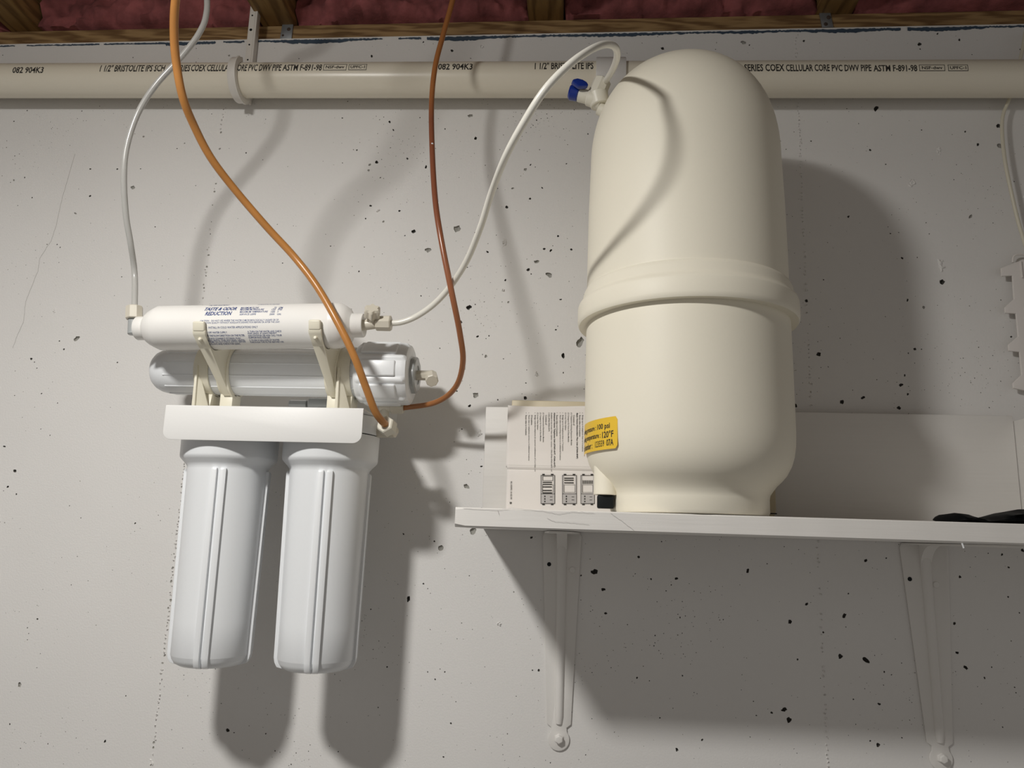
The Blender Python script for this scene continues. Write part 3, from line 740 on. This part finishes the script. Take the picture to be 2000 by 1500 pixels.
# carbon cartridge with printed label
CD = .158; ca = P(300, 641, CD); cb = P(640, 636.5, CD); cdir = (cb-ca).normalized(); cor = ca
def cpos(px):
    # distance along the cartridge axis at photo column px
    p = P(px, 641-(px-300)*.0132, CD); return (p-ca).dot(cdir)
CR = .0262
k = .000643
s0 = cpos(269)
pf = [(.0, 0), (.006, 0), (.0140, .0002), (.0146, .0010), (.0146, cpos(286)-s0), (.0152, cpos(287)-s0), (.0185, cpos(291)-s0), (.0215, cpos(297)-s0), (.0243, cpos(305)-s0), (.0262, cpos(315)-s0), (.0271, cpos(327)-s0), (CR, cpos(340)-s0),
      (CR, cpos(648)-s0), (.0277, cpos(649)-s0), (.0279, cpos(655)-s0), (.0274, cpos(660)-s0), (.0262, cpos(668)-s0), (.024, cpos(677)-s0), (.0205, cpos(685)-s0), (.0150, cpos(689)-s0), (.0146, cpos(690)-s0), (.0146, cpos(709)-s0), (.0138, cpos(711)-s0), (.011, cpos(711)-s0), (.0085, cpos(708)-s0), (0, cpos(708)-s0)]
pf = [(r_ if abs(r_-CR) < 1e-6 else r_*.963, h_) for r_, h_ in pf]
cart = B().lathe(pf, ca+cdir*s0, cdir, 96).build('carbon_cartridge', 'warmw', fu)
ce1 = V((0, -1, 0)); ce1 = (ce1-cdir*ce1.dot(cdir)).normalized(); ce2 = cdir.cross(ce1); ce2 = ce2 if ce2.z > 0 else -ce2
def cart_uv(px, py):
    v = FWD + RGT*((px-1000)/FPX) - UPV*((py-750)/FPX); v.normalize()
    o = CAMP-ca; d = v-cdir*v.dot(cdir); o2 = o-cdir*o.dot(cdir)
    A = d.dot(d); Bq = o2.dot(d); Cq = o2.dot(o2)-CR*CR; ds = Bq*Bq-A*Cq
    tt = (-Bq-math.sqrt(max(0, ds)))/A; h = CAMP+v*tt
    q = h-ca; return q.dot(cdir), math.atan2(q.dot(ce2), q.dot(ce1))
def cart_pt(u, e): return ca+cdir*u+(ce1*math.cos(e)+ce2*math.sin(e))*(CR+.00015)
b = B()
def ct(txt, x0, x1, yt, yb, bold=.0, shear=0, cuts=1):
    # height of the row follows the slight rise of the lines
    u0, e0 = cart_uv(x0, yb); u1, _ = cart_uv(x1, (yt+yb)/2); _, e1 = cart_uv(x0, yt)
    put_text(b, txt, u0, u1, e0, e1, cart_pt, bold, shear, cuts)
ct('TASTE & ODOR', 398.5, 462, 601, 607, .03, .25, 2); ct('REDUCTION', 400, 452.5, 609, 616.5, .03, .2, 2)
for (t1, t2, t3, y, o) in (('MAXIMUM FLOW', '.75', 'GPM', 599.6, 2), ('MAXIMUM PRESSURE', '125', 'PSI', 603, 1), ('MAXIMUM TEMPERATURE', '100', 'F', 607.3, .5), ('SERVICE LEIFE', '2000', 'GAL', 612, 0)):
    w_ = {0: 32.5, .5: 55, 1: 47, 2: 36}[o]
    ct(t1, 467.5+o, 467.5+o+w_, y+.4, y+3.8, .008, .1); ct(t2, 527+o*3 if t2 != '2000' else 526, 536+o*2, y+.2, y+3.6, .008, .1)
    ct(t3, 541+o*1.4, 541+o*1.4+(2 if t3 == 'F' else 8.5), y, y+3.4, .008, .1)
ct('SPECIFICATIONS', 503, 545, 594.2, 595.6); ct('FILTER ELEMENT', 408, 447, 596, 597.6)
ct('CAUTION :  DO NOT USE WHERE THE WATER IS MICROBIOLOGICALLY UNSAFE OR OF', 391, 544, 625, 628.6, .006)
ct('UNKNOWN QUALITY WITHOUT ADEQUATE DISINFECTION BEFORE OR AFTER THE UNIT.', 391, 547, 629.4, 633, .006)
ct('NOTE :  INSTALL IN COLD WATER APPLICATIONS ONLY', 391, 503.5, 638, 642, .006)
ct('1. SHUT OFF WATER SUPPLY.', 392, 444, 647.8, 651.6, .006)
ct('2. NOTE THE FLOW DIRECTION ON THE FILTER.', 394, 478.5, 654, 657.8, .006)
for i, (s_, x0, x1) in enumerate((('3. FOR QUICK CONNECT FITTINGS, PUSH', 395, 470), ('TUBING INTO THE FITTING UNTIL', 397, 479), ('IT BOTTOMS. DO NOT FORCE, INSTALL BEFORE', 398, 480), ('WATER FLOWS AND CHECK FOR LEAKS.', 399.5, 470))):
    ct(s_, x0, x1, 659.8+i*3.6, 663.2+i*3.5, .006)
for i, (s_, x0, x1) in enumerate((('4. TURN ON THE WATER AND CHECK', 484, 550), ('FOR LEAKS, IF LEAKS PERSIST,', 484.5, 541), ('DISCONTINUE USE AND CALL YOUR', 485.5, 550.5), ('SUPPORTING DEALER.', 486, 528), ('5. FLUSH 4 GALLONS OF WATER', 488, 546), ('THROUGH THE FILTER BEFORE USE.', 489, 555))):
    ct(s_, x0, x1, 645.8+i*4+(1 if i > 3 else 0), 649.4+i*3.9+(1 if i > 3 else 0), .006)
build_print(b, 'lettering', 'blueink', cart)

# membrane vessel
MD = .088; mz = P(500, 727, MD).z; MR = .0295
def mx(px): return P(px, 727, MD).x
m0 = mx(301)
pf = [(0, 0), (.008, 0), (.0135, .001), (.019, .0038), (.0236, .0085), (.0268, .0150), (.0284, .022), (MR, .030), (MR, mx(720)-m0)]
ves = B().lathe(pf, (m0, -MD, mz), (1, 0, 0), 96).build('membrane_vessel', 'white', fu)
for e in range(0, 360, 30):
    e_ = R(e+10); d = V((0, -math.cos(e_), math.sin(e_)))
    B().obox(V(((mx(340)+mx(706))/2, -MD, mz))+d*(MR-.0004), ((mx(706)-mx(340))/2, 0, 0), V((0, d.z, -d.y))*.0009 if False else V((0, math.sin(e_), math.cos(e_)))*.0008, d*.0011).build('moulded_line', 'white', ves, bev=.0006)
B().cyl((m0+.006, -MD+.012, mz+.016), (m0+.002, -MD+.020, mz+.012), .008, n=24, c=.002).build('end_lug', 'white', ves)
# big end cap with rounded panels
c0, c1 = mx(703), mx(806); CL = c1-c0
def rm(th, r, h):
    if r < .03 or h < .004 or h > CL-.004: return 0
    q = abs(((th/(2*math.pi)*8) % 1)-.5)*2      # 0 at rib, 1 mid panel
    return .0022*max(0, 1-q/.3)**.6 - .0010
cap = B().lathe([(.030, 0), (.0345, .0006), (.0365, .0030), (.0378, .0060), (.0380, CL*.5), (.0380, CL-.0075), (.0374, CL-.0045), (.0355, CL-.0020), (.0320, CL-.0004), (.024, CL), (0, CL)], (c0, -MD, mz), (1, 0, 0), 160, rmod=rm).build('vessel_cap', 'white', fu)
for i in range(8):
    e_ = R(45*i); d = V((0, -math.cos(e_), math.sin(e_))); tn = V((0, math.sin(e_), math.cos(e_)))
    B().obox(V((c0+CL*.46, -MD, mz))+d*.0368, (CL*.33, 0, 0), tn*.0098, d*.0022).build('cap_panel', 'white', cap, bev=.0018, seg=3)
B().lathe([(.020, 0), (.0222, .001), (.0222, .0058), (.0205, .0075), (.0120, .0078), (.0110, .0065), (0, .0065)], (c1-.001, -MD, mz-.001), (1, 0, 0), 40, rmod=lambda th, r, h: .0008*math.cos(th*8) if r > .018 else 0).build('end_disc', 'grey', cap, smooth=30)
e0 = V((c1+.004, -MD, mz-.001)); e1 = V((mx(846), -MD, mz-.001))
elb = B().cyl(e0, e1, .0062, n=8, c=.0005).build('elbow', 'nylon', fu, smooth=25)
B().cyl(e1+V((-.003, .004, .001)), e1+V((.001, -.010, -.009)), .0078, .0080, 8, .001).build('elbow_nut', 'nylon', elb, smooth=25)

# clips: two stand on the bracket and hold the vessel, two ride on the vessel and carry the cartridge
def vessel_clip(px):
    xf = P(px, 740, MD+MR).x; o = V((xf, -MD, mz)); zf = PZ+.0042
    c = B().arc_band(o, None, MR+.0003, MR+.0032, .018, -100, 250, 72).build('vessel_clip', 'clip', fu, bev=.0006)
    B().box((xf-.013, -MD-.030, PZ+.0009), (xf+.009, -MD+.022, zf)).build('clip_foot', 'clip', c, bev=.0008)
    B().prism([(xf-.009, -MD-.018, zf), (xf+.009, -MD-.018, zf), (xf+.009, -MD-.012, mz-MR-.001), (xf-.009, -MD-.012, mz-MR-.001)], (0, .028, 0)).build('clip_pedestal', 'clip', c, bev=.0008)
    yb = -MD-MR*.86-.0035
    B().prism([(xf-.0060, yb, zf), (xf-.0016, yb, zf), (xf-.0022, yb-.002, mz+.001), (xf-.0052, yb-.002, mz+.001)], (0, -.004, 0)).build('clip_bar', 'clip', c, bev=.001)
    B().prism([(xf-.0018, yb-.001, zf), (xf+.0105, yb+.010, zf), (xf-.0019, yb-.003, mz-.004)], (0, .0022, 0)).build('clip_gusset', 'clip', c, bev=.0005)
def cartridge_clip(px):
    xf = P(px, 740, MD+MR).x; o = V((xf, -MD, mz))
    cc = ca+cdir*((xf-ca.x)/cdir.x)
    c = B().arc_band(o, None, MR+.0003, MR+.0030, .016, -88, 250, 72).build('cartridge_clip', 'clip', fu, bev=.0006)
    B().arc_band(o+V((.0066, 0, 0)), None, MR+.0028, MR+.0062, .0030, -85, 150, 60).build('clip_rim', 'clip', c, bev=.0006)
    B().box((xf-.008, -MD-.012, PZ+.0009), (xf+.008, -MD+.012, mz-MR-.0002)).build('clip_stop', 'clip', c, bev=.0008)
    B().arc_band((xf, cc.y, cc.z), None, CR+.0006, CR+.0034, .013, -14, -172, 44).build('cradle', 'clip', c, bev=.0007)
    ed = V((0, -math.cos(R(-13)), math.sin(R(-13))))
    B().obox(V((xf, cc.y, cc.z))+ed*(CR+.0030), (.0070, 0, 0), V((0, math.sin(R(-13)), math.cos(R(-13))))*.0058, ed*.0026).build('cradle_pad', 'clip', c, bev=.0018, seg=3)
    def on_c(a, r_): return V((0, cc.y, cc.z))+V((0, -math.cos(R(a)), math.sin(R(a))))*r_
    def on_v(a, r_): return V((0, -MD, mz))+V((0, -math.cos(R(a)), math.sin(R(a))))*r_
    poly = [on_c(a, CR+.0052) for a in (-22, -32)]+[on_v(a, MR+.0062) for a in (-46, -58, -68)]+[on_v(a, MR+.0012) for a in (-60, -40, -20, 0, 20, 40, 60)]+[on_c(a, CR+.0012) for a in (-105, -85, -65, -45, -22)]
    vs = []
    for sx_ in (-1, 1):
        for p in poly:
            s_ = min(1, max(0, (cc.z-CR*.3-p.z)/.075)); hw = .0078-.0042*s_; vs.append(V((xf+.001*s_+sx_*hw, p.y, p.z)))
    k_ = len(poly)
    B().add(vs, [list(range(k_))[::-1], [k_+q_ for q_ in range(k_)]]+[(q_, (q_+1) % k_, k_+(q_+1) % k_, k_+q_) for q_ in range(k_)]).build('cradle_arm', 'clip', c, bev=.0008, smooth=30)
    B().lathe([(.0024, 0), (.0022, .0014), (.0014, .0024), (0, .0027)], V((xf, cc.y, cc.z))+V((0, -math.cos(R(-42)), math.sin(R(-42))))*(CR+.0044), (0, -1, 0), 16).build('pin', 'clip', c)
vessel_clip(391); vessel_clip(668); cartridge_clip(433); cartridge_clip(645)
# fittings
lf = P(261, 640, CD)
el = B().cyl(lf+V((0, 0, -.0085)), P(261, 612, CD), .0058, n=24, c=.001).build('inlet_elbow', 'grey', fu)
B().cyl(lf+V((-.003, 0, 0)), ca+cdir*(s0+.004), .0055, n=24).build('elbow_stub', 'grey', el)
B().cyl(P(262, 623.5, CD), P(262.5, 598.5, CD), .0098, .0096, 8, .001).build('elbow_nut', 'nylon', el, smooth=25)
rt = B().cyl(ca+cdir*cpos(704), P(738, 631.5, CD), .0062, n=24, c=.0005).build('outlet_tee', 'nylon', fu)
B().cyl(P(735, 631.5, CD), P(764, 631.5, CD), .0090, .0094, 8, .001).build('tube_nut', 'nylon', rt, smooth=25)
B().cyl(P(726, 630, CD), P(727, 616, CD+.008), .0055, .006, 24).build('branch', 'nylon', rt)
B().lathe([(.0075, 0), (.0088, .001), (.0088, .0095), (.0070, .012), (0, .012)], P(727, 618, CD+.006), (P(727, 600, CD+.016)-P(727, 618, CD+.006)), 42, rmod=lambda th, r, h: .0012*math.cos(th*6)).build('branch_knob', 'nylon', rt, smooth=30)
# inlet at the right head: elbow turned to the room with a hexagon nut
nu = P(757, 834, .135); nd = (P(750, 812, .150)-nu).normalized()*.5+V((-.25, -.8, .1)); nd.normalize()
ie = B().cyl((HXS[1]+.048, -.106, nu.z-.002), (nu.x+.004, -.112, nu.z-.002), .0075, n=24, c=.0005).build('inlet_fitting', 'nylon', fu)
B().cyl((nu.x, -.106, nu.z-.001), nu-nd*.002, .0068, n=24).build('fitting_neck', 'nylon', ie)
B().cyl(nu-nd*.005, nu+nd*.009, .0112, .0108, 6, .0014).build('hexagon_nut', 'valve', ie, smooth=20)
oe_ = B().cyl(P(742, 795.5, .06), P(770, 796.2, .06), .0060, n=24, c=.0005).build('drain_fitting', 'nylon', fu)
B().cyl(P(764, 796.2, .06), P(789, 797, .06), .0078, .0074, 8, .001).build('drain_nut', 'nylon', oe_, smooth=25)
B().cyl(P(752, 796, .06), P(752, 796, .06)+V((0, 0, -.018)), .0055, n=20).build('fitting_leg', 'nylon', oe_)
ic = B().cyl(P(566, 791, .05), P(600, 791.5, .05), .0068, n=8, c=.0008).build('inline_connector', 'grey', fu, smooth=25)
B().cyl(P(604, 790, .05), P(690, 791, .05), .0085, n=28, c=.001).build('connector_body', 'grey', ic)

# ------------------------------------------------------------------ tubes
def tube(name, label, m, r, ctrl, group='loose plastic water tubes'):
    pts = spline([c if isinstance(c, Vector) else P(*c) for c in ctrl], 9)
    return tag(B().tube(pts, r, 14).build(name, m), label, 'tube', group)
tube('water_tube', 'milky translucent tube dropping to the left elbow of the filter', 'ttube', .0035,
     [V((-.385, -.235, .985)), V((-.390, -.230, .80)), V((-.408, -.222, .70)), (408, -70, .21), (404, 20, .205), (390, 63, .205), (355, 110, .205), (305, 165, .205), (270, 220, .202), (248, 285, .2), (242, 345, .195), (246, 420, .18), (255, 475, .165), (263, 535, .145), (263, 602, CD)])
tube('water_tube', 'orange tube crossing in front of the filter cartridge', 'otube', .0043,
     [V((-.30, -.42, .985)), V((-.30, -.41, .80)), V((-.315, -.395, .70)), (395, -150, .38), (355, -65, .365), (343, 0, .348), (340, 60, .332), (344, 120, .316), (357, 190, .298), (381, 250, .272), (413, 310, .248), (460, 372, .222), (520, 442, .2), (575, 502, .186), (618, 558, .187), (657, 625, .193), (690, 692, .19), (714, 755, .178), (731, 800, .165), (744, 820, .153), (757, 833, .138)])
bt = tube('water_tube', 'reddish brown tube hanging between filter and tank', 'btube', .0034,
     [V((-.12, -.15, .985)), V((-.12, -.145, .86)), (905, -120, .13), (897, -60, .13), (884, 0, .13), (865, 70, .13), (850, 130, .134), (843, 200, .142), (844, 290, .165), (850, 390, .19), (862, 470, .2), (882, 570, .195), (898, 650, .17), (904, 708, .14), (889, 757, .105), (850, 786, .078), (786, 797, .06)])
sp_ = P(846.5, 283, .1635)
B().lathe([(0, -.0016), (.0012, -.001), (.0016, 0), (.0012, .001), (0, .0016)], sp_+V((-.001, -.0022, 0)), (0, 0, 1), 12).build('paint_speck', 'white', bt)['label'] = 'white paint speck'
tube('water_tube', 'white tube looping up from the cartridge to the tank valve', 'wtube', .0035,
     [(760, 631.5, CD), (785, 629, CD), (815, 617, .16), (850, 592, .17), (882, 556, .187), (912, 508, .215), (938, 445, .252), (960, 376, .29), (988, 305, .345), (1024, 238, .375), (1064, 176, .39), (1110, 128, .39), (1152, 98, .375), (1183, 86.5, .35), (1202, 93, .33), (1205, 112, .29), (1196, 137, .235), (1182, 160, .178)])
tag(B().tube(spline([P(*c) for c in [(2003, 60, .012), (1994, 110, .013), (1972, 190, .012), (1959, 225, .014), (1957.5, 262, .016), (1963, 315, .018), (1974, 370, .018), (1988, 430, .016), (2006, 490, .013), (2012, 515, .01)]], 9), .0023, 10).build('cable', 'cable'), 'thin cream cable hanging below the pipe at the right edge', 'cable')

# ------------------------------------------------------------------ notched plastic strip at the right edge
NS = [(1956, 523), (2003, 505), (2050, 505), (2056, 765), (2003, 763), (1980, 758), (1979, 748), (1996, 732), (1992, 687), (1971, 685), (1970, 673), (1989, 657), (1985, 612), (1964, 611), (1963, 600), (1981, 584), (1978, 538), (1957, 539)]
pn = [P(a, c, .0125) for a, c in NS]
ns = thing('notched_strip', 'white plastic strip with stepped notches on the wall at the right edge', 'plastic strip', (pn[2].x, 0, pn[9].z))
B().prism(pn, (0, .0032, 0)).build('notched_plate', 'comb', ns, bev=.0006)
B().box((P(2012, 640, .01).x, -.0094, P(2012, 755, .01).z), (P(2040, 640, .01).x, -.0004, P(2012, 515, .01).z)).build('mounting_rail', 'comb', ns)
rl = P(1994, 525, .0135)
B().box((rl.x, -.0145, rl.z-.012), (rl.x+.0012, -.012, P(1994, 510, .0135).z)).build('raised_edge', 'comb', ns)
B().tube(spline([P(1978, 513, .008), P(1979, 503, .008), P(1984, 498, .008), P(1996, 497, .008), P(2006, 500, .008)], 5), .0012, 8).build('hook', 'comb', ns)

# ------------------------------------------------------------------ crumpled black plastic on the shelf
tl = [(1838, 1012, .4), (1850, 1006, 1), (1868, 1009, .9), (1888, 1012, .6), (1906, 1013, .35), (1922, 1009, .8), (1945, 1005, 1.2), (1975, 1003, 1.5), (2010, 1001, 1.6), (2060, 1002, 1.2)]
vs = []; fs = []; n = 60; kk = 14
x0, x1 = P(1838, 1010, .2).x, P(2060, 1010, .2).x
for i in range(n+1):
    s = i/n; px = 1838+(2060-1838)*s; x = x0+(x1-x0)*s
    for q in range(len(tl)-1):
        if tl[q][0] <= px <= tl[q+1][0]: f_ = (px-tl[q][0])/(tl[q+1][0]-tl[q][0]); hh = tl[q][2]*(1-f_)+tl[q+1][2]*f_
    for j in range(kk):
        a = 2*math.pi*j/kk; r_ = 1+.25*noise.noise(V((x*60, math.cos(a)*2, math.sin(a)*2)))
        y = -.205+.032*math.cos(a)*r_*(.5+.5*min(1, hh)); z = sz(x)+.0006+max(0, .0046*hh*(1+math.sin(a)*r_))
        if i in (0, n): y = -.205+(y+.205)*.15; z = sz(x)+.0006+(z-sz(x))*.3
        vs.append((x, y, z))
for i in range(n):
    for j in range(kk): q = (j+1) % kk; fs.append((i*kk+j, i*kk+q, i*kk+kk+q, i*kk+kk+j))
fs.append(list(range(kk))[::-1]); fs.append([n*kk+j for j in range(kk)])
tag(B().add(vs, fs).build('plastic_bag', 'bag', smooth=50), 'crumpled black plastic bag lying flat on the right end of the shelf', 'plastic bag')

# ------------------------------------------------------------------ the lamp holder overhead (out of the picture)
lh = thing('ceiling_lamp', 'white porcelain lamp holder under the joists above the filter', 'lamp', (-.53, -.954, ZJ))
B().box((-.60, -1.02, ZJ-.012), (-.432, -.89, ZJ-.0005)).build('mounting_board', 'joist', lh, bev=.001)
B().lathe([(.055, 0), (.055, .006), (.045, .012), (.026, .03), (.024, .045)], (-.53, -.954, ZJ-.012), (0, 0, -1), 40).build('porcelain_base', 'white', lh)

# ------------------------------------------------------------------ hairline cracks and drips in the paint
def ribbon(pts, wdt, off):
    b = B(); vs = []; fs = []
    for i, p in enumerate(pts):
        t_ = (pts[min(i+1, len(pts)-1)]-pts[max(i-1, 0)]).normalized(); s_ = t_.cross(V((0, 1, 0))).normalized()*wdt
        vs += [p-s_+V((0, -off, 0)), p+s_+V((0, -off, 0))]
    for i in range(len(pts)-1): fs.append((2*i, 2*i+1, 2*i+3, 2*i+2))
    return b.add(vs, fs)
def jitter(pts, a):
    out = []
    for p, q in zip(pts, pts[1:]):
        for k_ in range(7): out.append(p.lerp(q, k_/7)+V((random.uniform(-a, a), 0, random.uniform(-a, a))))
    return out+[pts[-1]]
wallo = bpy.data.objects['wall_back']; shelfo = bpy.data.objects['shelf_board']
for ln in ([(147, 300), (138, 330), (122, 385), (110, 440), (100, 470), (78, 505), (74, 530), (62, 560), (50, 590), (46, 630), (36, 650), (25, 680)], [(296, 900), (240, 880), (60, 0)][:0]):
    if ln: ribbon(jitter([P(x, y, 0) for x, y in ln], .0004), .00014, .0003).build('crack', 'pitg', wallo, smooth=0)
for ln in ([(1192, 1002), (1215, 1018), (1238, 1036)], [(905, 993), (972, 996), (1000, 993), (1060, 998), (1090, 1004), (1120, 999), (1160, 1002)], [(1068, 1012), (1085, 1019), (1120, 1021), (1150, 1024)], [(972, 996), (974, 1005)]):
    ribbon(jitter([P(x, y, SD) for x, y in ln], .0003), .00013, .0009).build('paint_crack', 'pgrey', shelfo, smooth=0)
B().tube([P(1879, 1061, SD-.001), P(1881, 1066, SD-.001), P(1882.5, 1070.5, SD-.001)], .0008, 6).build('paint_drip', 'white', shelfo)
